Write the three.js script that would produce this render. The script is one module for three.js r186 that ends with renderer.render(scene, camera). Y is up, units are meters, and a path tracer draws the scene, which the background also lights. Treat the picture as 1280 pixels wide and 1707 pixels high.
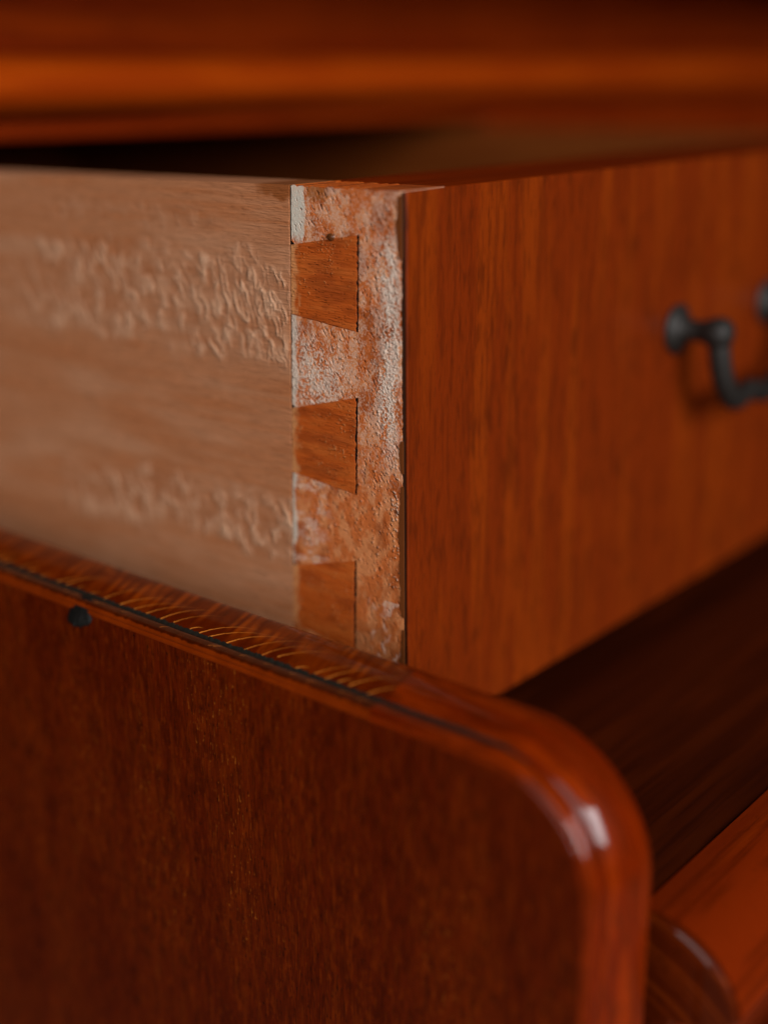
import * as THREE from 'three';
import { mergeGeometries } from 'three/addons/utils/BufferGeometryUtils.js';
import { RoundedBoxGeometry } from 'three/addons/geometries/RoundedBoxGeometry.js';
import { RectAreaLightUniformsLib } from 'three/addons/lights/RectAreaLightUniformsLib.js';

// ------------------------------------------------------------------ camera, light, exposure
// Lengths of the furniture are written in millimetres from the drawer's upper front corner;
// X runs along the drawer front, Y up, Z out of the cabinet. That corner stands H metres above the floor.
const H = 0.85;
const scene = new THREE.Scene();
scene.background = new THREE.Color(0x000000);
const camera = new THREE.PerspectiveCamera(41.08, 767 / 1024, 0.01, 20);
{
  const right = new THREE.Vector3(0.63121593, -0.00933777, 0.77555093), up = new THREE.Vector3(0.24245046, 0.95219338, -0.18586429), back = new THREE.Vector3(-0.73673891, 0.30535318, 0.60330358);
  const m = new THREE.Matrix4().makeBasis(right, up, back);
  camera.quaternion.setFromRotationMatrix(m);
  camera.position.set(-0.15243545, H + 0.01556252, 0.12017651);
}
camera.focus = 0.204;
camera.userData.fStop = 4.8;
const renderer = new THREE.WebGLRenderer({ antialias: true });
renderer.setSize(767, 1024);
renderer.toneMapping = THREE.LinearToneMapping;
renderer.toneMappingExposure = 1;
renderer.shadowMap.enabled = true;
RectAreaLightUniformsLib.init();
const KEY = { at: [-0.53, H + 0.52, 1.41], w: 1.0, h: 0.8, color: new THREE.Color(0.97, 0.98, 1.0), power: 14 };  // added softbox standing in for a large window in front
const FILL = { at: [-1.35, H + 0.3, 0.3], w: 1.0, h: 1.0, color: new THREE.Color(1, 0.97, 0.94), power: 0.9 };  // added fill source that lifts the faces turned left
for (const s of [KEY, FILL]) {
  const l = new THREE.RectAreaLight(s.color, s.power, s.w, s.h);
  l.position.set(...s.at); l.lookAt(0.03, H - 0.04, 0); l.name = 'added_softbox_light';
  scene.add(l); s.light = l;
}

// ------------------------------------------------------------------ noise and textures
function rng(seed) { let s = seed >>> 0; return () => { s = (s + 0x6d2b79f5) >>> 0; let t = Math.imul(s ^ (s >>> 15), 1 | s); t = (t + Math.imul(t ^ (t >>> 7), 61 | t)) ^ t; return ((t ^ (t >>> 14)) >>> 0) / 4294967296; }; }
const TAB = new Float32Array(65536); { const r = rng(7); for (let i = 0; i < 65536; i++) TAB[i] = r(); }
function vn(x, y) {                                     // smooth value noise, 0..1
  const xi = Math.floor(x), yi = Math.floor(y), fx = x - xi, fy = y - yi;
  const u = fx * fx * (3 - 2 * fx), v = fy * fy * (3 - 2 * fy);
  const a = (xi & 255), b = ((xi + 1) & 255), c = (yi & 255) << 8, d = ((yi + 1) & 255) << 8;
  const p = TAB[a | c], q = TAB[b | c], r = TAB[a | d], s = TAB[b | d];
  return p + (q - p) * u + (r - p) * v + (p - q - r + s) * u * v;
}
const fbm = (x, y, o = 3) => { let s = 0, a = 0.5, n = 0; for (let i = 0; i < o; i++) { s += a * vn(x, y); n += a; x = x * 2.03 + 17.3; y = y * 2.03 + 5.7; a *= 0.5; } return s / n; };
const clamp = (x, a = 0, b = 1) => Math.min(b, Math.max(a, x));
const ss = (a, b, x) => { const t = clamp((x - a) / (b - a)); return t * t * (3 - 2 * t); };
const mix3 = (o, c, t) => { o[0] += (c[0] - o[0]) * t; o[1] += (c[1] - o[1]) * t; o[2] += (c[2] - o[2]) * t; };
const enc = new Uint8Array(4097); for (let i = 0; i <= 4096; i++) { const l = i / 4096; enc[i] = Math.round(255 * (l <= 0.0031308 ? 12.92 * l : 1.055 * l ** (1 / 2.4) - 0.055)); }
const toS = (l) => enc[(clamp(l) * 4096) | 0];
function dataTex(d, w, h, srgb) {
  const t = new THREE.DataTexture(d, w, h, THREE.RGBAFormat); if (srgb) t.colorSpace = THREE.SRGBColorSpace;
  t.magFilter = THREE.LinearFilter; t.minFilter = THREE.LinearMipmapLinearFilter; t.generateMipmaps = true; t.wrapS = t.wrapT = THREE.MirroredRepeatWrapping; t.needsUpdate = true; return t;
}
// fn(u mm, v mm, out) fills out.c (linear colour), out.h (relief 0..1), out.r (roughness)
function makeMaps(u0, u1, v0, v1, ppm, fn) {
  const w = Math.round((u1 - u0) * ppm), h = Math.round((v1 - v0) * ppm);
  const C = new Uint8Array(w * h * 4), B = new Uint8Array(w * h * 4), R = new Uint8Array(w * h * 4), o = { c: [0, 0, 0], h: 0.5, r: 0.5 };
  for (let j = 0; j < h; j++) for (let i = 0; i < w; i++) {
    fn(u0 + (i + 0.5) / ppm, v0 + (j + 0.5) / ppm, o);
    const k = (j * w + i) * 4;
    C[k] = toS(o.c[0]); C[k + 1] = toS(o.c[1]); C[k + 2] = toS(o.c[2]); C[k + 3] = 255;
    B[k] = B[k + 1] = B[k + 2] = clamp(o.h) * 255; B[k + 3] = 255;
    R[k] = R[k + 1] = R[k + 2] = clamp(o.r) * 255; R[k + 3] = 255;
  }
  return { map: dataTex(C, w, h, true), bumpMap: dataTex(B, w, h), roughnessMap: dataTex(R, w, h), box: [u0, u1, v0, v1] };
}
// a sparse height field of stamped pits or crumbs
function stampField(u0, u1, v0, v1, ppm) {
  const w = Math.round((u1 - u0) * ppm), h = Math.round((v1 - v0) * ppm), f = new Float32Array(w * h);
  return {
    put(u, v, a, b, rot, amp) {
      const cu = (u - u0) * ppm, cv = (v - v0) * ppm, R = Math.ceil(Math.max(a, b) * ppm * 2.2), cs = Math.cos(rot), sn = Math.sin(rot);
      for (let j = Math.max(0, Math.floor(cv - R)); j < Math.min(h, cv + R); j++) for (let i = Math.max(0, Math.floor(cu - R)); i < Math.min(w, cu + R); i++) {
        const x = (i - cu) / ppm, y = (j - cv) / ppm, p = (x * cs + y * sn) / a, q = (-x * sn + y * cs) / b, e = Math.exp(-1.4 * (p * p + q * q));
        const k = j * w + i; if (Math.abs(amp * e) > Math.abs(f[k])) f[k] = amp * e;
      }
    },
    get(u, v) { const i = Math.floor((u - u0) * ppm), j = Math.floor((v - v0) * ppm); return i < 0 || j < 0 || i >= w || j >= h ? 0 : f[j * w + i]; },
  };
}

// ------------------------------------------------------------------ the joint's layout (z, y in mm on the drawer's side plane)
const zBase = (y) => -22.0 + 0.031 * y;                 // shoulder line of the tails
const zTail = (y) => -8.55 + 0.03 * y;                  // ends of the tails
const LAP = -1.15;                                       // where the core ends and the glue line starts
const TAILS = [[-8.8, -6.5, -20.7, -19.3], [-34.1, -30.6, -45.9, -44.6], [-60.4, -56.7, -72.2, -70.6]];  // y: shoulder top, end top, end bottom, shoulder bottom
function inTail(z, y) {
  const a = zBase(y), b = zTail(y), t = clamp((z - a) / (b - a));
  if (z < a || z > b) return false;
  return TAILS.some(([st, et, eb, sb]) => y < st + (et - st) * t && y > sb + (eb - sb) * t);
}

// ------------------------------------------------------------------ the drawer's side plane: bare side, tails, end grain
const pits = stampField(-26, 0, -90, 2, 16), crumbs = stampField(-26, 0, -90, 2, 16);
{
  const r = rng(21);
  for (let i = 0; i < 1500; i++) {
    const z = -24 + r() * 23, y = -88 + r() * 88;
    if (inTail(z, y) || z < zBase(y)) continue;
    const big = r() < 0.12 ? 1.7 : 1;
    pits.put(z, y, (0.06 + r() * 0.06) * big, (0.12 + r() * 0.24) * big, 0.55 + (r() - 0.5) * 0.6, 0.3 + r() * 0.7);
  }
  for (let i = 0; i < 420; i++) {
    const z = -7 + r() * 5.4, y = -60 + r() * 58; const s = 0.08 + r() * 0.16;
    crumbs.put(z, y, s, s * (0.7 + r()), r() * 3, 0.4 + r() * 0.6);
  }
  for (let i = 0; i < 140; i++) { const z = -22 + r() * 13, y = -58 + r() * 36; const s = 0.1 + r() * 0.2; if (!inTail(z, y)) crumbs.put(z, y, s, s * (0.7 + r()), r() * 3, 0.3 + r() * 0.6); }
  for (let i = 0; i < 26; i++) { const z = -2.6 + (r() - 0.5) * 1.2, y = -44 - r() * 5; crumbs.put(z, y, 0.2, 0.28, r() * 3, 1); }
}
// two zones where the planed grain tore into little waves
function rippleMask(z, y) {
  const e = (fbm(z * 0.16 + 9, y * 0.3 + 4, 2) - 0.5) * 7;
  const a = ss(0, 4.5, Math.min(y + 29 + e, -10.2 - 0.03 * (z + 24) - y + e)) * ss(-108, -64, z + e * 2);
  const b = ss(0, 4, Math.min(y + 62.5 + e, -47.5 + 0.05 * (z + 24) - y + e)) * ss(-84, -66, z + e * 2);
  const c = 0.35 * ss(0, 4, Math.min(y + 9 + e, -2.5 - y)) * ss(-100, -70, z) * ss(-30, -48, z);
  return Math.max(a, b, c) * ss(-22.2, -24, z);
}
function sideFn(z, y, o) {
  const c = o.c;
  const streak = fbm(z * 0.05 + 40, y * 1.1, 3), fine = fbm(z * 0.45, y * 7 + z * 0.12, 2), pore = vn(z * 0.9 + 3, y * 13 - z * 0.3);
  const zb = zBase(y);
  if (z < zb) {                                         // bare side board, pale and dusty
    const fib = vn(z * 0.55 + 13, y * 10 + z * 0.2), fib2 = vn(z * 0.22 + 3, y * 5.5 - z * 0.15);
    c[0] = 0.4268; c[1] = 0.164; c[2] = 0.06944;
    mix3(c, [0.4074, 0.124, 0.0372], ss(0.35, 0.75, streak) * 0.55);
    mix3(c, [0.5044, 0.248, 0.1333], ss(0.35, 0.8, fbm(z * 0.045 + 80, y * 0.22 + 30, 4)) * 0.5);
    const k = 0.68 + 0.3 * fine + 0.2 * fib + 0.14 * fib2; c[0] *= k; c[1] *= k; c[2] *= k;
    const dark = ss(0.72, 0.9, pore) * 0.34 * (0.4 + streak); mix3(c, [0.1164, 0.036, 0.01364], dark);
    const m = rippleMask(z, y);
    // short ridges run across the grain, leaning a little
    const wx = z + 0.22 * y + 1.6 * (fbm(z * 0.5 + 5, y * 0.4, 2) - 0.5), wy = y + 1.5 * (vn(z * 0.6, y * 0.3) - 0.5);
    const n1 = vn(wx * 1.0 + 13, wy * 0.28 + 3), n2 = vn(wx * 1.6 + 50, wy * 0.46 + 20), n3 = vn(wx * 2.8 + 150, wy * 1.8 + 20), brk = ss(0.3, 0.6, vn(wx * 0.8 + 4, wy * 0.5 + 40));
    const rg1 = (1 - Math.abs(2 * n1 - 1)) ** 3.2, rg2 = (1 - Math.abs(2 * n2 - 1)) ** 4;
    const rp = (0.6 * rg1 + 0.5 * rg2 + 0.34 * ss(0.5, 0.9, n3)) * m * (0.2 + 0.9 * brk);
    mix3(c, [0.2328, 0.068, 0.02232], m * 0.22 * (1 - clamp(rp * 2)));
    mix3(c, [0.6402, 0.36, 0.217], clamp(rp * 0.85));
    // stain run over the top corner
    const st = ss(0.2, -0.6, (-y - 2.6 - 0.22 * (z + 22)) + (fbm(z * 0.5, y * 0.5 + 60, 2) - 0.5) * 2.2) * ss(-31, -27, z);
    mix3(c, [0.2328, 0.06, 0.00992], st * 0.85);
    o.h = 0.38 + rp * 0.32 + (fine - 0.5) * 0.11 + (fib - 0.5) * 0.07 - dark * 0.15 + (vn(z * 5, y * 5) - 0.5) * 0.03;
    o.r = 0.62 + 0.1 * fine - 0.34 * clamp(rp * 1.4);
    return;
  }
  if (inTail(z, y)) {                                   // tails, darker and redder, grain running into the joint
    c[0] = 0.429; c[1] = 0.0742; c[2] = 0.0066;
    const t = (z - zb) / 13.2;
    mix3(c, [0.494, 0.106, 0.01452], ss(0.45, 0.7, fbm(z * 0.12 + 7, y * 0.9 + 9, 3)) * 0.7);
    mix3(c, [0.26, 0.04028, 0.00396], ss(0.5, 0.75, fbm(z * 0.2 + 70, y * 0.5 + 9, 3)) * 0.6);
    const k = 0.88 + 0.24 * fine; c[0] *= k; c[1] *= k; c[2] *= k;
    mix3(c, [0.117, 0.02332, 0.00396], ss(0.8, 0.94, vn(z * 1.6 + 3, y * 11 + z * 0.8)) * 0.5);
    mix3(c, [0.598, 0.2544, 0.0924], ss(0.13, 0.01, t + (fbm(z * 1.4, y * 0.8 + 2, 2) - 0.5) * 0.16) * 0.85);
    const sp = ss(0.78, 0.9, vn(z * 3.1, y * 3.7 + 11)) * ss(0.5, 0.7, vn(z * 0.4 + 9, y * 0.5)); mix3(c, [0.546, 0.212, 0.066], sp * 0.6);
    o.h = 0.5 + (fine - 0.5) * 0.14 + sp * 0.15 - ss(0.8, 0.94, vn(z * 1.6 + 3, y * 11 + z * 0.8)) * 0.12; o.r = 0.5 + 0.2 * fine;
    return;
  }
  // end grain of the drawer front: pins and lap
  const pit = pits.get(z, y), cr = crumbs.get(z, y), n = fbm(z * 0.7 + 3, y * 0.5 + 44, 3), g = fbm(z * 3.2, y * 3.2 + 8, 3), gf = vn(z * 9, y * 8);
  c[0] = 0.4914; c[1] = 0.119; c[2] = 0.02604;
  mix3(c, [0.585, 0.2093, 0.0744], ss(0.38, 0.62, n) * 0.9);
  mix3(c, [0.2925, 0.05766, 0.00868], ss(0.52, 0.72, fbm(z * 0.35 + 33, y * 0.28 + 2, 3)) * 0.75);
  mix3(c, [0.2574, 0.0651, 0.0155], ss(-52, -72, y) * 0.45 * ss(0.3, 0.6, fbm(z * 0.6, y * 0.4 + 3, 2)));
  const k = 0.78 + 0.3 * g + 0.22 * gf; c[0] *= k; c[1] *= k; c[2] *= k;
  // old white paint: rim beside each shoulder, chalky patches on the lap and on the second pin
  const d = z - zb, first = y > -9, second = y < -19 && y > -35, third = y < -44 && y > -61;
  const rimW = first ? 3.2 + 0.06 * y + (fbm(y * 0.6, 5, 2) - 0.5) * 1.2 : second ? 1.25 + (vn(y * 0.5, 9) - 0.5) * 0.8 : third ? 0.9 + (vn(y * 0.4, 19) - 0.5) * 1.0 : 0;
  let wht = ss(rimW, rimW - 0.45, d + (gf - 0.5) * 0.35) * (first ? 0.9 : 0.75) * ss(1.05, 0.5, pit * 1.6);
  if (first) wht *= ss(-8.6 - 1.5 * ss(0.3, 3, d), -6.8, y + (g - 0.5) * 2);
  const chalk = vn(z * 4.6 + 31, y * 4.2) * 0.6 + vn(z * 8.2 + 3, y * 7.4 + 90) * 0.4;
  const lapPatch = 1.25 * ss(2.8, 0.6, Math.abs(z + 3.2 - 0.5 * Math.sin(y * 0.25))) * ss(-44, -30, y) * ss(-4, -11, y) * ss(0.36, 0.52, fbm(z * 0.9 + 60, y * 0.35, 2) * 0.45 + chalk * 0.55);
  const pinPatch = second ? 1.15 * ss(-19.5, -25, y + 0.3 * d) * ss(13.5, 5, d + (g - 0.5) * 8) * ss(0.36, 0.54, chalk * 0.6 + 0.4 * n) : 0;
  const pinPatch3 = third ? ss(0.54, 0.72, fbm(z * 0.35 + 2, y * 0.9 + 31, 3) * 0.7 + chalk * 0.3) * ss(10, 4, d) * 0.6 : 0;
  const low = y < -62 ? ss(0.55, 0.72, fbm(z * 0.8 + 12, y * 0.5, 3)) * 0.45 * ss(-8.5, -7, z) : 0;
  mix3(c, [0.60, 0.56, 0.46], clamp(wht));
  mix3(c, [0.66, 0.44, 0.33], ss(0.42, 0.62, chalk * 0.6 + n * 0.4) * ss(-52, -30, y) * 0.5);
  mix3(c, [0.70, 0.53, 0.42], clamp(lapPatch * 0.9 + pinPatch * 0.72 + pinPatch3 + low) * (0.5 + 0.8 * chalk));
  mix3(c, [0.75, 0.6, 0.46], ss(0.25, 0.8, cr) * 0.75 * (0.3 + 0.7 * clamp(lapPatch + pinPatch + 0.5 * ss(-3.6, -2.2, z))));
  mix3(c, [0.1989, 0.03906, 0.00806], ss(0.25, 0.9, pit) * 0.6);
  mix3(c, [0.3042, 0.093, 0.0186], ss(0.1, -0.1, (-y - 1.8) + (g - 0.5) * 2.4) * ss(-19.5, -18, z) * ss(-14, -15.5, z) * 0.7);
  o.h = 0.5 + (g - 0.5) * 0.05 + (gf - 0.5) * 0.05 - pit * 0.36 + cr * 0.3 + clamp(lapPatch + pinPatch) * (chalk - 0.4) * 0.34;
  o.r = 0.6 + 0.2 * (g - 0.5) - 0.22 * clamp(lapPatch + pinPatch + cr);
}
const sideMaps = makeMaps(-112, 0, -88, 0, 14, sideFn);

// ------------------------------------------------------------------ mahogany surfaces
function veneerFn(x, y, o) {                            // drawer front: grain upright
  const c = o.c, w = x + 0.6 * (fbm(x * 0.1, y * 0.05, 2) - 0.5), s1 = fbm(w * 0.22 + 3, y * 0.022 + 5, 3), s2 = fbm(w * 1.5 + 30, y * 0.14, 3), s3 = vn(w * 5.5 + 7, y * 0.7 + 2), pore = vn(w * 8 + 1, y * 0.9 + x * 0.02);
  c[0] = 0.1535; c[1] = 0.01808; c[2] = 0.001685;
  mix3(c, [0.21, 0.02931, 0.001872], ss(0.4, 0.7, s1) * 0.7);
  mix3(c, [0.08998, 0.01094, 0.001404], ss(0.45, 0.78, s2) * 0.55);
  const fl = ss(0.58, 0.8, fbm(x * 0.8 + 11, y * 0.22 + 7, 3)); mix3(c, [0.06598, 0.008789, 0.001404], fl * 0.5);
  const k = 0.9 + 0.2 * s3; c[0] *= k; c[1] *= k; c[2] *= k;
  const p = ss(0.76, 0.93, pore); mix3(c, [0.07198, 0.01172, 0.002808], p * 0.4);
  o.h = 0.5 - p * 0.3 + (s3 - 0.5) * 0.15; o.r = 0.34 + 0.1 * s2;
}
const veneerMaps = makeMaps(0, 204, -86, 0, 7.5, veneerFn);
function panelFn(z, y, o) {                             // side panel: deep red, flecked
  const c = o.c, s1 = fbm(z * 0.16 + 13, y * 0.03 + 5, 3), s2 = fbm(z * 1.6 + 3, y * 0.3, 3), s3 = vn(z * 5 + 7, y * 0.5 + 2), fl = fbm(z * 1.0 + 41, y * 0.42 + 7, 3), f2 = fbm(z * 2.2 + 91, y * 0.7 + 3, 2), pore = vn(z * 8.5 + 1, y * 1.0);
  c[0] = 0.0819; c[1] = 0.00702; c[2] = 0.00025;
  mix3(c, [0.1155, 0.01215, 0.0004], ss(0.4, 0.7, s1) * 0.6);
  mix3(c, [0.0378, 0.00342, 0.0002], ss(0.5, 0.76, fl) * 0.5);
  mix3(c, [0.147, 0.018, 0.0005], ss(0.52, 0.76, s2) * 0.45);
  mix3(c, [0.168, 0.0216, 0.00075], ss(0.66, 0.84, f2) * 0.4);
  const k = 0.72 + 0.56 * s3; c[0] *= k; c[1] *= k; c[2] *= k;
  const p = ss(0.78, 0.94, pore); mix3(c, [0.0189, 0.0027, 0.0005], p * 0.7);
  const gl = ss(0.86, 0.94, vn(z * 6.3 + 20, y * 1.3 + 9)) * ss(0.5, 0.75, s1); mix3(c, [0.357, 0.09, 0.01], gl * 0.6);
  o.h = 0.5 - p * 0.3; o.r = 0.4;
}
const panelMaps = makeMaps(-112, 50, -132, -64, 11, panelFn);
// edging: s along the length, t across the moulded profile, with bright curved rays
const rays = stampField(-100, 20, -9, 18, 16);
{
  const r = rng(5);
  for (let s = -98; s < 14;) {
    s += 1.8 + r() * 2.4;
    const long = r() < 0.72, L = long ? 9 + r() * 4 : 1.4 + r() * 1.6, rise = long ? 3.8 + r() * 1.8 : 0.9 + r() * 0.8, t0 = 0.65 + (r() < 0.8 ? r() * 0.3 : r() * 1.6), amp = 0.7 + r() * 0.3;
    const N = Math.ceil(L * 16);
    for (let i = 0; i <= N; i++) { const k = i / N, q = 1 - (1 - k) ** 2.3; rays.put(s + L * k, t0 + rise * q, 0.13, long ? 0.18 - 0.08 * k ** 0.5 : 0.15 - 0.05 * k, 0.3, amp * (long ? 1 - 0.62 * k ** 0.35 - 0.3 * k : 0.9 - 0.6 * k)); }
    if (r() < 0.4) { const l2 = 1.5 + r() * 3, q = s + r() * 3, h = -2.6 + r() * 0.7; for (let i = 0; i <= 40; i++) { const k = i / 40; rays.put(q + l2 * k, h + 1.2 * (1 - (1 - k) ** 2), 0.1, 0.08, 0.2, 0.75 * (1 - k)); } }
  }
}
function edgingFn(s, t, o) {
  const c = o.c, b = fbm(s * 0.34 + 2 - t * 0.03, t * 0.08 + 3, 3), f = fbm(s * 1.6, t * 0.35 + 8, 3), ray = rays.get(s, t);
  const wv = s + 0.05 * (t - 4) ** 2 + 1.3 * (fbm(s * 0.2, t * 0.1, 2) - 0.5), band = (0.5 + 0.5 * Math.sin(wv * 3.0 + 9 * vn(s * 0.2, 3 + t * 0.05))) * ss(1.6, 4.2, t + (b - 0.5) * 3);
  c[0] = 0.0825; c[1] = 0.00765; c[2] = 0.00036;
  mix3(c, [0.187, 0.0243, 0.00072], ss(0.45, 0.7, b) * 0.5);
  mix3(c, [0.275, 0.0405, 0.00108], band * (0.1 + 0.6 * ss(0.35, 0.65, vn(s * 0.3 + 60, t * 0.25))));
  mix3(c, [0.033, 0.00378, 0.0003], ss(0.5, 0.76, f) * 0.35);
  const strip = ss(-0.7, -1.0, t) * ss(-3.4, -3.15, t + (f - 0.5) * 0.4); mix3(c, [0.0385, 0.00495, 0.00048], strip * (0.55 + 0.4 * f));
  const rim = ss(-3.2, -3.45, t + (f - 0.5) * 0.4); mix3(c, [0.209, 0.0252, 0.0012], rim * (0.5 + 0.5 * b));
  mix3(c, [0.80, 0.25, 0.035], ss(0.08, 0.85, ray));
  o.h = 0.5 + ray * 0.15; o.r = 0.3 + 0.1 * f;
}
const edgingMaps = makeMaps(-100, 20, -9, 18, 15, edgingFn);
function cornerFn(s, t, o) {                            // corner piece: grain along its length
  const c = o.c, a = fbm(s * 0.07 + 3, t * 0.75 + 0.02 * s, 3), f = fbm(s * 0.3, t * 2.6 + 8, 3), st = vn(s * 0.5, t * 4);
  c[0] = 0.125; c[1] = 0.009396; c[2] = 0.000315;
  mix3(c, [0.21, 0.02074, 0.000525], ss(0.45, 0.68, a) * 0.8);
  mix3(c, [0.08504, 0.009072, 0.0007], ss(0.46, 0.7, f) * 0.65);
  const k = 0.75 + 0.5 * st; c[0] *= k; c[1] *= k; c[2] *= k;
  o.h = 0.5; o.r = 0.3 + 0.1 * f;
}
const cornerMaps = makeMaps(0, 150, -9, 18, 7, cornerFn);
function boardFn(x, y, o) {                             // plain mahogany, grain along u
  const c = o.c, a = fbm(x * 0.02 + 3, y * 0.35, 3), f = fbm(x * 0.06, y * 1.9 + 8, 3), p = ss(0.78, 0.93, vn(x * 0.5, y * 7));
  c[0] = 0.1458; c[1] = 0.01291; c[2] = 0.0005184;
  mix3(c, [0.2052, 0.02288, 0.0006912], ss(0.45, 0.7, a) * 0.7);
  mix3(c, [0.07018, 0.006494, 0.000432], ss(0.48, 0.74, f) * 0.55 + p * 0.3);
  o.h = 0.5 - p * 0.3; o.r = 0.36 + 0.1 * f;
}
const boardMaps = makeMaps(0, 160, 0, 100, 6, boardFn);

function desktopFn(x, y, o) {                           // desktop: near-black, faintly streaked along u
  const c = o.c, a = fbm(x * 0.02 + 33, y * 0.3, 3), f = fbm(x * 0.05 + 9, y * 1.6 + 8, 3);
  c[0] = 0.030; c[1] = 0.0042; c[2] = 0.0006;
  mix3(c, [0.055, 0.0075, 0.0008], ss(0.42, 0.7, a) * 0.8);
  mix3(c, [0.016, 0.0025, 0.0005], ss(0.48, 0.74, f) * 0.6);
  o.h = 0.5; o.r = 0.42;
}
const desktopMaps = makeMaps(0, 160, 0, 100, 5, desktopFn);

function bareFn(x, y, o) {                              // unpolished inside wood of the drawer
  const c = o.c, a = fbm(x * 0.02 + 53, y * 0.3, 3), f = fbm(x * 0.05 + 19, y * 1.6 + 8, 3);
  c[0] = 0.1368; c[1] = 0.02805; c[2] = 0.00168; mix3(c, [0.1778, 0.04111, 0.00336], ss(0.42, 0.7, a) * 0.7); mix3(c, [0.08892, 0.01548, 0.0012], ss(0.48, 0.74, f) * 0.5);
  o.h = 0.5 + (f - 0.5) * 0.3; o.r = 0.7;
}
function endFn(z, y, o) {                               // end grain of the nosing: rings round the heart of the board
  const c = o.c, r = Math.hypot(z - 36, (y + 122) * 1.15) + 1.2 * fbm(z * 0.15, y * 0.15, 2), ring = vn(r * 1.5, 3), fine = vn(r * 5, 9), n = fbm(z * 1.2, y * 1.2 + 5, 3);
  c[0] = 0.07; c[1] = 0.0075; c[2] = 0.0007;
  mix3(c, [0.16, 0.022, 0.0015], ss(0.55, 0.85, ring) * 0.8); mix3(c, [0.03, 0.004, 0.0006], ss(0.5, 0.8, fine) * 0.5 + ss(0.55, 0.75, n) * 0.3);
  o.h = 0.5; o.r = 0.35;
}
const endMaps = makeMaps(40, 66, -124, -88, 10, endFn);
function beadFn(x, y, o) {                              // bead moulding: mahogany, its colour brightened for the light it catches
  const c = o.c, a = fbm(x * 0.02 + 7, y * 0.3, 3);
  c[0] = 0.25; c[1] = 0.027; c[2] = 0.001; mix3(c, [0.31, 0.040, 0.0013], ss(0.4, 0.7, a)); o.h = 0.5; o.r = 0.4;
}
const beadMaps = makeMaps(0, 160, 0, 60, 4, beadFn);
const bareMaps = makeMaps(0, 160, 0, 100, 5, bareFn);

const std = (maps, over) => { const { box, ...m } = maps; const mm = new THREE.MeshPhysicalMaterial({ ...m, roughness: 1, metalness: 0, ...over }); mm.userData.box = box; return mm; };
const M = {
  side: std(sideMaps, { bumpScale: 0.0008, specularIntensity: 0.45 }),
  veneer: std(veneerMaps, { bumpScale: 0.00006, clearcoat: 0.4, clearcoatRoughness: 0.22, specularIntensity: 0.12 }),
  panel: std(panelMaps, { bumpScale: 0.00005, clearcoat: 0.6, clearcoatRoughness: 0.12, specularIntensity: 0.0 }),
  edging: std(edgingMaps, { bumpScale: 0.00005, clearcoat: 0.7, clearcoatRoughness: 0.09, specularIntensity: 0.05 }),
  corner: std(cornerMaps, { clearcoat: 0.7, clearcoatRoughness: 0.09, specularIntensity: 0.05 }),
  board: std(boardMaps, { bumpScale: 0.00006, clearcoat: 0.3, clearcoatRoughness: 0.2, specularIntensity: 0.1 }),
  end: std(endMaps, { clearcoat: 0.9, clearcoatRoughness: 0.08, specularIntensity: 0.1 }),
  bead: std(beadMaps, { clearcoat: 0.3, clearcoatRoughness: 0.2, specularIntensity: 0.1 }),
  bare: std(bareMaps, { bumpScale: 0.0001, specularIntensity: 0.3 }),
  desktop: std(desktopMaps, { bumpScale: 0.00006, clearcoat: 0.35, clearcoatRoughness: 0.25, specularIntensity: 0.1 }),
  glue: new THREE.MeshPhysicalMaterial({ color: new THREE.Color(0.045, 0.015, 0.007), roughness: 0.3 }),
  groove: new THREE.MeshPhysicalMaterial({ color: new THREE.Color(0.016, 0.013, 0.009), roughness: 0.9, specularIntensity: 0.15 }),
  filler: new THREE.MeshPhysicalMaterial({ color: new THREE.Color(0.008, 0.005, 0.004), roughness: 0.9, specularIntensity: 0.15 }),
  plug: new THREE.MeshPhysicalMaterial({ color: new THREE.Color(0.006, 0.005, 0.004), roughness: 0.6, specularIntensity: 0.35 }),
  varnish: new THREE.MeshPhysicalMaterial({ color: new THREE.Color(0.15, 0.04, 0.010), roughness: 0.16 }),
  resin: new THREE.MeshPhysicalMaterial({ color: new THREE.Color(0.10, 0.03, 0.008), roughness: 0.15 }),
  iron: new THREE.MeshStandardMaterial({ color: new THREE.Color(0.017, 0.013, 0.010), roughness: 0.6, metalness: 0.4 }),
  black: new THREE.MeshStandardMaterial({ color: new THREE.Color(0.02, 0.02, 0.02), roughness: 0.6 }),
  floor: new THREE.MeshStandardMaterial({ color: new THREE.Color(0.13, 0.08, 0.06), roughness: 0.8 }),
};

// ------------------------------------------------------------------ builders
function top(name, label, category, base) { const g = new THREE.Group(); g.name = name; g.position.set(...base); g.userData = { label, category }; scene.add(g); return g; }
// a geometry in millimetres becomes a named part of a thing (or a sub-part of a part)
function part(name, geo, mat, parent, label) {
  let root = parent; while (root.parent && root.parent !== scene) root = root.parent;
  geo.scale(0.001, 0.001, 0.001); geo.translate(-root.position.x, H - root.position.y, -root.position.z);
  const m = new THREE.Mesh(geo, mat); m.name = name; m.castShadow = m.receiveShadow = true; if (label) m.userData.label = label;
  parent.add(m); return m;
}
// planar uv in millimetres over a material's map box
function uv(geo, mat, fu, fv) {
  const [u0, u1, v0, v1] = mat.userData.box, p = geo.attributes.position, a = new Float32Array(p.count * 2);
  for (let i = 0; i < p.count; i++) { const x = p.getX(i), y = p.getY(i), z = p.getZ(i); a[2 * i] = (fu(x, y, z) - u0) / (u1 - u0); a[2 * i + 1] = (fv(x, y, z) - v0) / (v1 - v0); }
  geo.setAttribute('uv', new THREE.BufferAttribute(a, 2)); return geo;
}
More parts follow.
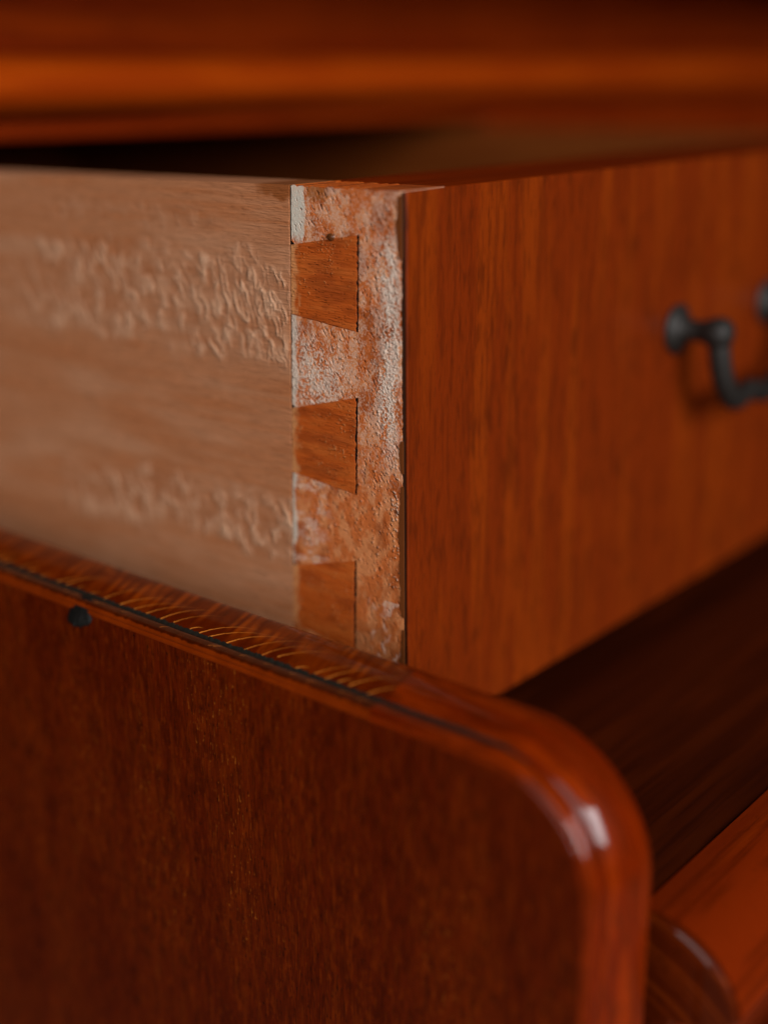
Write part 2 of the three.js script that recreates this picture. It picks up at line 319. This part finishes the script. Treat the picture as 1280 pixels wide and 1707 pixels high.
// the end grain pieces: upward faces take plain wood from further in instead of the paint on the outer face
function uvJoint(geo, mat) {
  uv(geo, mat, Zof, Yof);
  const [u0, u1, v0, v1] = mat.userData.box, p = geo.attributes.position, n = geo.attributes.normal, a = geo.attributes.uv;
  for (let i = 0; i < p.count; i++) if (n.getY(i) > 0.6) a.setXY(i, (-9.8 + p.getZ(i) * 0.45 - u0) / (u1 - u0), (-9.5 - p.getX(i) * 0.8 - v0) / (v1 - v0));
  return geo;
}
const Xof = (x) => x, Yof = (x, y) => y, Zof = (x, y, z) => z;
// a prism with outline [z, y] between x0 and x1
function prismX(pts, x0, x1, bevel = 0) {
  const s = new THREE.Shape(pts.map(([z, y]) => new THREE.Vector2(-z, y)));
  const g = new THREE.ExtrudeGeometry(s, { depth: x1 - x0 - 2 * bevel, bevelEnabled: bevel > 0, bevelThickness: bevel, bevelSize: bevel, bevelOffset: -bevel, bevelSegments: 2, curveSegments: 4 });
  g.rotateY(Math.PI / 2); g.translate(x0 + bevel, 0, 0); return g;
}
function box(x0, x1, y0, y1, z0, z1, r = 0.6) { const g = new RoundedBoxGeometry(x1 - x0, y1 - y0, z1 - z0, 3, r); g.translate((x0 + x1) / 2, (y0 + y1) / 2, (z0 + z1) / 2); return g; }
function wood(name, b, mat, parent, along = 'x', r = 0.6, label) {
  const g = box(...b, r), f = along === 'x' ? [Xof, (x, y, z) => y + z] : along === 'z' ? [Zof, (x, y, z) => y + x] : [Yof, (x, y, z) => x + z];
  return part(name, uv(g, mat, ...f), mat, parent, label);
}
const jag = rng(77);
// a straight edge from a to b with a torn, uneven course
function rough(a, b, amp, step = 0.5) {
  const n = Math.max(2, Math.round(Math.hypot(b[0] - a[0], b[1] - a[1]) / step)), L = Math.hypot(b[0] - a[0], b[1] - a[1]), nx = -(b[1] - a[1]) / L, ny = (b[0] - a[0]) / L, out = [];
  for (let i = 0; i <= n; i++) { const k = i / n, d = i && i < n ? (jag() - 0.5) * 2 * amp : 0; out.push([a[0] + (b[0] - a[0]) * k + nx * d, a[1] + (b[1] - a[1]) * k + ny * d]); }
  return out;
}

// ------------------------------------------------------------------ floor
{
  const f = new THREE.Mesh(new THREE.BoxGeometry(6, 0.04, 6), M.floor); f.position.set(0, -0.02, 0); f.name = 'floor'; f.receiveShadow = true; f.userData.kind = 'structure'; scene.add(f);
}

// ------------------------------------------------------------------ desk: side panel with moulded edge, desktop, upper case
const desk = top('writing_desk', 'dark polished mahogany writing desk with rounded side panel, round-nosed top and beaded rail', 'desk', [0.25, 0, -0.14]);
const XF = -27, YT = -65.3, ZF = 48.8, RC = 16, RISE = 0.014;         // panel face, top edge, front edge, corner radius (at the face)
// edging profile: a = depth from the face, b = outwards
const PROF = []; let GROOVE = 0;
{
  const add = (a, b) => PROF.push([a, b]);
  add(0.35, -3); add(0.02, -0.95); add(0.0, -0.55); add(0.22, -0.42); add(0.3, -0.3); add(0.1, -0.1); add(0.25, 0.15);
  for (let i = 0; i <= 12; i++) { const k = i / 12 * 2.2; add(1.5 - 1.25 * Math.cos(k), 0.2 + 0.5 * Math.sin(k) + 0.1 * i / 12); }
  add(2.55, 0.3); add(2.75, -0.15); add(3.1, -0.3); add(3.5, -0.05); add(3.75, 0.5);
  GROOVE = PROF.length - 3;
  for (let i = 1; i <= 18; i++) { const q = i / 18; add(3.75 + 6.5 * q, 0.5 + 2.0 * Math.sin(Math.PI / 2 * q) ** 0.85); }
  for (let i = 1; i <= 14; i++) { const k = Math.PI / 2 * i / 14; add(10.25 + 3.3 * Math.sin(k), 2.5 - 5.0 * (1 - Math.cos(k))); }
  add(13.55, -5);
}
const PT = [0]; for (let i = 1; i < PROF.length; i++) PT.push(PT[i - 1] + Math.hypot(PROF[i][0] - PROF[i - 1][0], PROF[i][1] - PROF[i - 1][1]));
{ const g0 = PT[GROOVE]; for (let i = 0; i < PT.length; i++) PT[i] -= g0; }
// outline stations: [z, y, outward z, outward y, length]
function stations(kind) {
  const o = [], zc = ZF - RC, yc = YT - RC, JOINT = 14.5;
  if (kind === 'top') { for (let i = 0; i <= 90; i++) { const z = -340 + (JOINT - 0.03 + 340) * i / 90; o.push([z, YT + RISE * (ZF - RC - z), 0, 1, z]); } }
  if (kind === 'corner') {
    for (let i = 0; i <= 8; i++) { const z = JOINT + 0.03 + (zc - JOINT) * i / 8; o.push([z, YT + RISE * (ZF - RC - z), 0, 1, z - JOINT]); }
    for (let i = 1; i <= 40; i++) { const k = Math.PI / 2 * i / 40; o.push([zc + RC * Math.sin(k), yc + RC * Math.cos(k), Math.sin(k), Math.cos(k), zc - JOINT + RC * k]); }
    for (let i = 1; i <= 30; i++) { const y = yc - (H * 1000 + yc) * i / 30; o.push([ZF, y, 1, 0, zc - JOINT + RC * Math.PI / 2 + yc - y]); }
  }
  return o;
}
function sweep(st, prof, pt, mat) {
  const P = [], U = [], I = [], n = prof.length, [u0, u1, v0, v1] = mat.userData.box ?? [0, 1, 0, 1];
  for (const [z, y, oz, oy, s] of st) for (let j = 0; j < n; j++) { const [a, b] = prof[j]; P.push(XF + a, y + oy * b, z + oz * b); U.push((s - u0) / (u1 - u0), (pt[j] - v0) / (v1 - v0)); }
  for (let i = 0; i + 1 < st.length; i++) for (let j = 0; j + 1 < n; j++) { const a = i * n + j, b = a + 1, c = a + n, d = c + 1; I.push(a, c, b, b, c, d); }
  const g = new THREE.BufferGeometry(); g.setAttribute('position', new THREE.Float32BufferAttribute(P, 3)); g.setAttribute('uv', new THREE.Float32BufferAttribute(U, 2)); g.setIndex(I); g.computeVertexNormals(); return g;
}
{
  const d = 1.0, zc = ZF - RC, yc = YT - RC, pts = [[-340, -H * 1000], [-340, YT - d + RISE * (ZF - RC + 340)]];
  for (let i = 0; i <= 24; i++) { const k = Math.PI / 2 * i / 24; pts.push([zc + (RC - d) * Math.sin(k), yc + (RC - d) * Math.cos(k)]); }
  pts.push([ZF - d, -H * 1000]);
  const sp = part('side_panel', uv(prismX(pts.reverse(), XF, XF + 13.6), M.panel, Zof, Yof), M.panel, desk, 'flecked deep red veneered side panel with a rounded corner');
  part('edging', sweep(stations('top'), PROF, PT, M.edging), M.edging, sp, 'cross-grained moulded edging with bright curved rays');
  part('edging', sweep(stations('corner'), PROF, PT, M.corner), M.corner, sp, 'plain moulded edging bent round the corner');
  // dark dirt packed in the groove of the edging
  const gr = [[2.45, 0.36], [2.7, 0.28], [3.05, 0.28], [3.45, 0.36], [3.8, 0.54]], gp = [0, 0.3, 0.6, 0.9, 1.2], r = rng(3);
  const st = [...stations('top').slice(0, -1), ...stations('corner')].filter((q) => q[0] > -130 && (q[0] < ZF - RC || q[3] > 0.8));
  const fadeFrom = ZF - RC + 4;
  const dense = []; for (let i = 0; i + 1 < st.length; i++) for (let k = 0; k < 12; k++) { const a = st[i], b = st[i + 1], t = k / 12; dense.push(a.map((v, m) => v + (b[m] - v) * t)); }
  const g = sweep(dense, gr, gp, M.groove), p = g.attributes.position;
  for (let i = 0; i < p.count; i++) { const sink = 0.75 * ss(fadeFrom - 6, fadeFrom + 5, p.getZ(i)); p.setX(i, p.getX(i) + (r() - 0.5) * 0.22); p.setY(i, p.getY(i) + (r() - 0.5) * 0.22 - sink); }
  g.computeVertexNormals(); part('groove_dirt', g, M.groove, sp);
  // black plug stopping a hole at the edge of the face
  const s = new THREE.IcosahedronGeometry(2.5, 5), q = s.attributes.position;
  for (let i = 0; i < q.count; i++) {
    const x = q.getX(i) / 2.5, y = q.getY(i) / 2.5, z = q.getZ(i) / 2.5, w = 1 + 0.22 * (vn(z * 2 + 9, y * 2 + x + 4) - 0.5) + 0.16 * (vn(z * 6 + 19, y * 6 + x * 3 + 4) - 0.5);
    const d = x * 0.9 * w, e = y * 2.6 * w;            // a flat disc lying on the sloping edge of the face
    q.setXYZ(i, XF + 0.55 - 0.78 * -d + 0.6 * e, -65.3 - 0.62 * d + 0.8 * e, -45.2 + z * 2.9 * w);
  }
  s.computeVertexNormals(); part('plug', s, M.plug, sp, 'rough black plug filling a hole');
}
// desktop with a round nose
wood('desktop', [-13.3, 660, -121, -90.9, -340, 46.3], M.desktop, desk, 'x', 0.4, 'dark desktop under the drawer');
{
  const pts = [[46.5, -121], [46.5, -90.6]], cz = 48.5, cy = -103.8, r = 13.2;
  for (let i = 0; i <= 28; i++) { const k = 1.40 * i / 28; pts.push([cz + r * Math.sin(k), cy + r * Math.cos(k)]); }
  pts.push([cz + r - 1.6, cy - 0.2], [cz + 4, cy - 2], [cz + 3, -121]);
  const rv = pts.slice().reverse();
  const n = part('nosing', uv(prismX(rv, -8.7, 660), M.board, Xof, (x, y, z) => y * 1.3 + z), M.board, desk, 'orange brown round nosing along the front of the desktop');
  part('end_cap', uv(prismX(rv, -10.2, -8.7, 0.7), M.end, Zof, Yof), M.end, n, 'dark polished rounded end of the nosing with curved grain');
}
wood('desk_underframe', [2, 640, -190, -121.3, -330, 20], M.board, desk, 'x', 1);
wood('end_panel', [640.5, 660, -H * 1000, -121.3, -338, 30], M.board, desk, 'y', 1);
// upper case: shelf that carries the drawers, sides, back, top, front rail with a bead
wood('drawer_shelf', [-4, 640, -90.8, -86.2, -338, -131], M.board, desk, 'x', 0.5);
wood('case_side', [-5.5, -1.2, -86, 49.8, -338, -132], M.board, desk, 'z', 0.5);
wood('case_side', [634, 640, -86, 49.8, -338, -132], M.board, desk, 'z', 0.5);
wood('case_back', [-1, 633.8, -86, 49.8, -345, -338.3], M.board, desk, 'x', 0.5);
wood('added_overhang', [-8, 644, 50, 66, -345, -66], M.board, desk, 'x', 3, 'unseen case top with an overhang added to shade the front rail');  // unseen top board, drawn out forwards to cast shade on the rail
const rail = wood('front_rail', [-1, 633.8, 2.6, 49.8, -146, -131], M.board, desk, 'x', 0.8, 'broad red brown front rail above the drawer');
{
  const pts = [[-130.8, 7.2]]; for (let i = 0; i <= 16; i++) { const k = Math.PI * i / 16; pts.push([-130.8 + 10.5 * Math.sin(k), 14 - 6.6 * Math.cos(k)]); } pts.push([-130.8, 20.8]);
  part('bead', uv(prismX(pts, -1, 633.8), M.bead, Xof, (x, y, z) => y + z), M.bead, rail, 'rounded bead moulding with the caught light put into its colour');
}
wood('case_front', [207.5, 633.8, -86, 2.4, -150, -133], M.board, desk, 'y', 0.8);

// ------------------------------------------------------------------ drawer, pulled out
const drawer = top('drawer', 'open mahogany drawer with worn dovetailed side and dark bail handle', 'drawer', [0.1, H - 0.086, -0.16]);
{
  const YB = -86;
  // bare side with three tails
  const sh = [[-330, YB], ...rough([zBase(YB) - 0.2, YB], [zBase(0) - 0.2, 0], 0.05), [-330, -3.9]];
  const side = part('drawer_side', uv(prismX(sh, 0.0, 10, 0.08), M.side, Zof, Yof), M.side, drawer, 'bare pale drawer side with torn rippled grain');
  for (const [st, et, eb, sb] of TAILS) {
    const g = 0.05, e = (y) => [zTail(y) - 0.5, y], b = (y) => [zBase(y) - 0.18, y];
    const pts = [...rough(b(sb + g), e(eb + g), 0.03, 0.8), ...rough(e(eb + g), e(et - g), 0.17, 0.4).slice(1), ...rough(e(et - g), b(st - g), 0.03, 0.8).slice(1)];
    const yt = Math.max(st, et) + 0.5, yb = Math.min(sb, eb);
    part('seam_strip', prismX([[zTail(yb) - 0.9, yb], [zTail(yb) + 0.3, yb], [zTail(yt) + 0.3, yt], [zTail(yt) - 0.9, yt]], 0.14, 9), M.filler, side);  // near-black strip set into the gap at the tail end
    part('tail', uv(prismX(pts, 0.03, 10, 0.05), M.side, Zof, Yof), M.side, side, 'red brown dovetail let into the paler end grain');
  }
  // front: core, lap and pins in end grain, glue line, veneer
  const front = part('drawer_front', uv(box(10.2, 194, YB, -0.05, -22.4, LAP + 0.1, 0.1), M.board, Xof, (x, y, z) => y + z), M.board, drawer, 'mahogany drawer front showing its end grain');
  const lap = [...rough([LAP, YB], [LAP, -0.05], 0.2, 0.7), ...rough([zTail(0), -0.05], [zTail(YB), YB], 0.07, 0.4)];
  part('lap', uvJoint(prismX(lap, 0, 10.2), M.side), M.side, front, 'pitted end grain strip beside the veneer');
  const ys = [[-0.05, -0.05], ...TAILS.flatMap(([st, et, eb, sb]) => [[st, et], [sb, eb]]), [YB, YB]];
  for (let i = 0; i < ys.length; i += 2) {
    const [s1, e1] = ys[i], [s0, e0] = ys[i + 1], g = 0.05;
    const b = (y) => [zBase(y) + 0.16, y], e = (y) => [zTail(y) + 0.1, y];
    const nb = b(s0 + g);
    const pts = [...rough([nb[0] + 0.75, nb[1] + 0.02], e(e0 + g), 0.03, 0.8), ...rough(e(e0 + g), e(e1 - g), 0, 3).slice(1), ...rough(e(e1 - g), b(s1 - g), i ? 0.03 : 0.14, i ? 0.8 : 0.4).slice(1), ...rough(b(s1 - g), [nb[0], nb[1] + 0.6], 0.05, 0.5).slice(1)];
    part('seam_strip', prismX([[zBase(s0) - 0.4, s0], [zBase(s0) + 1.2, s0], [zBase(s1) + 1.2, s1], [zBase(s1) - 0.4, s1]], 0.16, 9), M.filler, front);  // near-black strip set into the gap along the shoulder
    part('pin', uvJoint(prismX(pts, i ? 0.004 : 0.006, 10.2), M.side), M.side, front, 'pitted end grain pin with remains of white paint');
  }
  part('glue_line', box(0.1, 203.8, YB + 0.05, -0.15, LAP + 0.1, -0.52, 0.05), M.glue, front);
  for (const [ya, yb, wd] of [[-0.6, -9.5, 0.9], [-36, -41, 0.5], [-43, -64, 0.75], [-66, YB + 1, 0.55]]) {       // varnish that ran down beside the veneer
    const out = [], n = Math.round((ya - yb) / 0.22);
    for (let i = 0; i <= n; i++) { const y = ya + (yb - ya) * i / n, e = Math.max(0, Math.sin(Math.PI * i / n)) ** 0.4; out.push([LAP - 0.05 - wd * e * (0.1 + 0.7 * fbm(y * 0.5 + ya, 3, 3) + 0.6 * fbm(y * 2.6, 9 + ya, 2)), y]); }
    out.push([LAP + 0.35, yb], [LAP + 0.35, ya]);
    part('varnish_run', prismX(out, -0.07, 0.05, 0.03), M.varnish, front, 'dark run of varnish beside the veneer');
  }
  part('veneer', uv(box(-0.02, 204, YB, 0, -0.5, 0, 0.24), M.veneer, Xof, (x, y) => y), M.veneer, front, 'upright grained red brown veneer');
  const rd = new THREE.SphereGeometry(0.75, 20, 14); rd.scale(0.5, 0.75, 1); rd.translate(-0.02, -7.15, -14.2); part('resin_drop', rd, M.resin, front, 'small brown drop of resin');
  wood('far_side', [194.2, 204, YB, 0, -330, -22.6], M.bare, drawer, 'z', 0.4);
  wood('drawer_back', [10.2, 194, YB, -4, -330, -320], M.bare, drawer, 'x', 0.4);
  wood('drawer_bottom', [10.2, 194, -80, -74, -319.8, -22.7], M.bare, drawer, 'x', 0.4);
  // bail handle
  const hd = new THREE.Group(); hd.name = 'handle'; hd.userData.label = 'dark metal bail handle on two posts'; drawer.add(hd);
  const postProfile = [[0, 0], [4.6, 0], [4.8, 0.8], [3.6, 1.6], [2.2, 2.4], [1.9, 5], [2.3, 6.5], [3.0, 8], [3.1, 9.6], [2.4, 11], [1.0, 11.6], [0, 11.7]].map(([r, h]) => new THREE.Vector2(r, h));
  for (const x of [82, 122]) { const g = new THREE.LatheGeometry(postProfile, 28); g.rotateX(Math.PI / 2); g.translate(x, -31, 0.05); part('post', g, M.iron, hd); }
  const c = new THREE.CatmullRomCurve3([[82, -31, 9], [82.4, -36, 9.4], [84.2, -41, 9.8], [88, -44.5, 10], [95, -43.7, 10], [102, -45.5, 10], [109, -43.7, 10], [116, -44.5, 10], [119.8, -41, 9.8], [121.6, -36, 9.4], [122, -31, 9]].map((v) => new THREE.Vector3(...v)));
  part('bail', new THREE.TubeGeometry(c, 90, 2.1, 12), M.iron, hd);
}

// ------------------------------------------------------------------ added softboxes outside the frame: one in place of a window, one fill
function softbox(s, label) {
  const g = top('added_softbox', label, 'lamp', [s.at[0], 0, s.at[2]]);
  const glow = new THREE.MeshStandardMaterial({ color: 0xeeeeee, roughness: 0.8, emissive: s.color, emissiveIntensity: 0.6 });
  const head = new THREE.Mesh(new RoundedBoxGeometry(s.w + 0.06, s.h + 0.06, 0.16, 2, 0.02), M.black); head.name = 'housing';
  head.position.set(0, s.at[1], 0); head.quaternion.copy(s.light.quaternion); head.translateZ(0.095); g.add(head);
  const dif = new THREE.Mesh(new THREE.BoxGeometry(s.w, s.h, 0.008), glow); dif.name = 'diffuser'; dif.position.set(0, 0, -0.085); head.add(dif);
  const pole = new THREE.Mesh(new THREE.CylinderGeometry(0.014, 0.018, s.at[1] - 0.02, 16), M.black); pole.name = 'pole'; pole.position.y = (s.at[1] - 0.02) / 2 + 0.02;
  const away = new THREE.Vector3(0, 0, 1).applyQuaternion(s.light.quaternion); pole.position.x = away.x * 0.12; pole.position.z = away.z * 0.12; g.add(pole);
  const base = new THREE.Mesh(new THREE.CylinderGeometry(0.2, 0.22, 0.025, 32), M.black); base.name = 'base'; base.position.set(pole.position.x, 0.0125, pole.position.z); g.add(base);
  g.traverse((o) => { if (o.isMesh) o.castShadow = o.receiveShadow = true; });
  return g;
}
softbox(KEY, 'large added softbox on a black stand, in place of a window in front of the drawer');
softbox(FILL, 'added fill softbox on a black stand beside the rounded panel').name = 'added_softbox_001';

renderer.render(scene, camera);
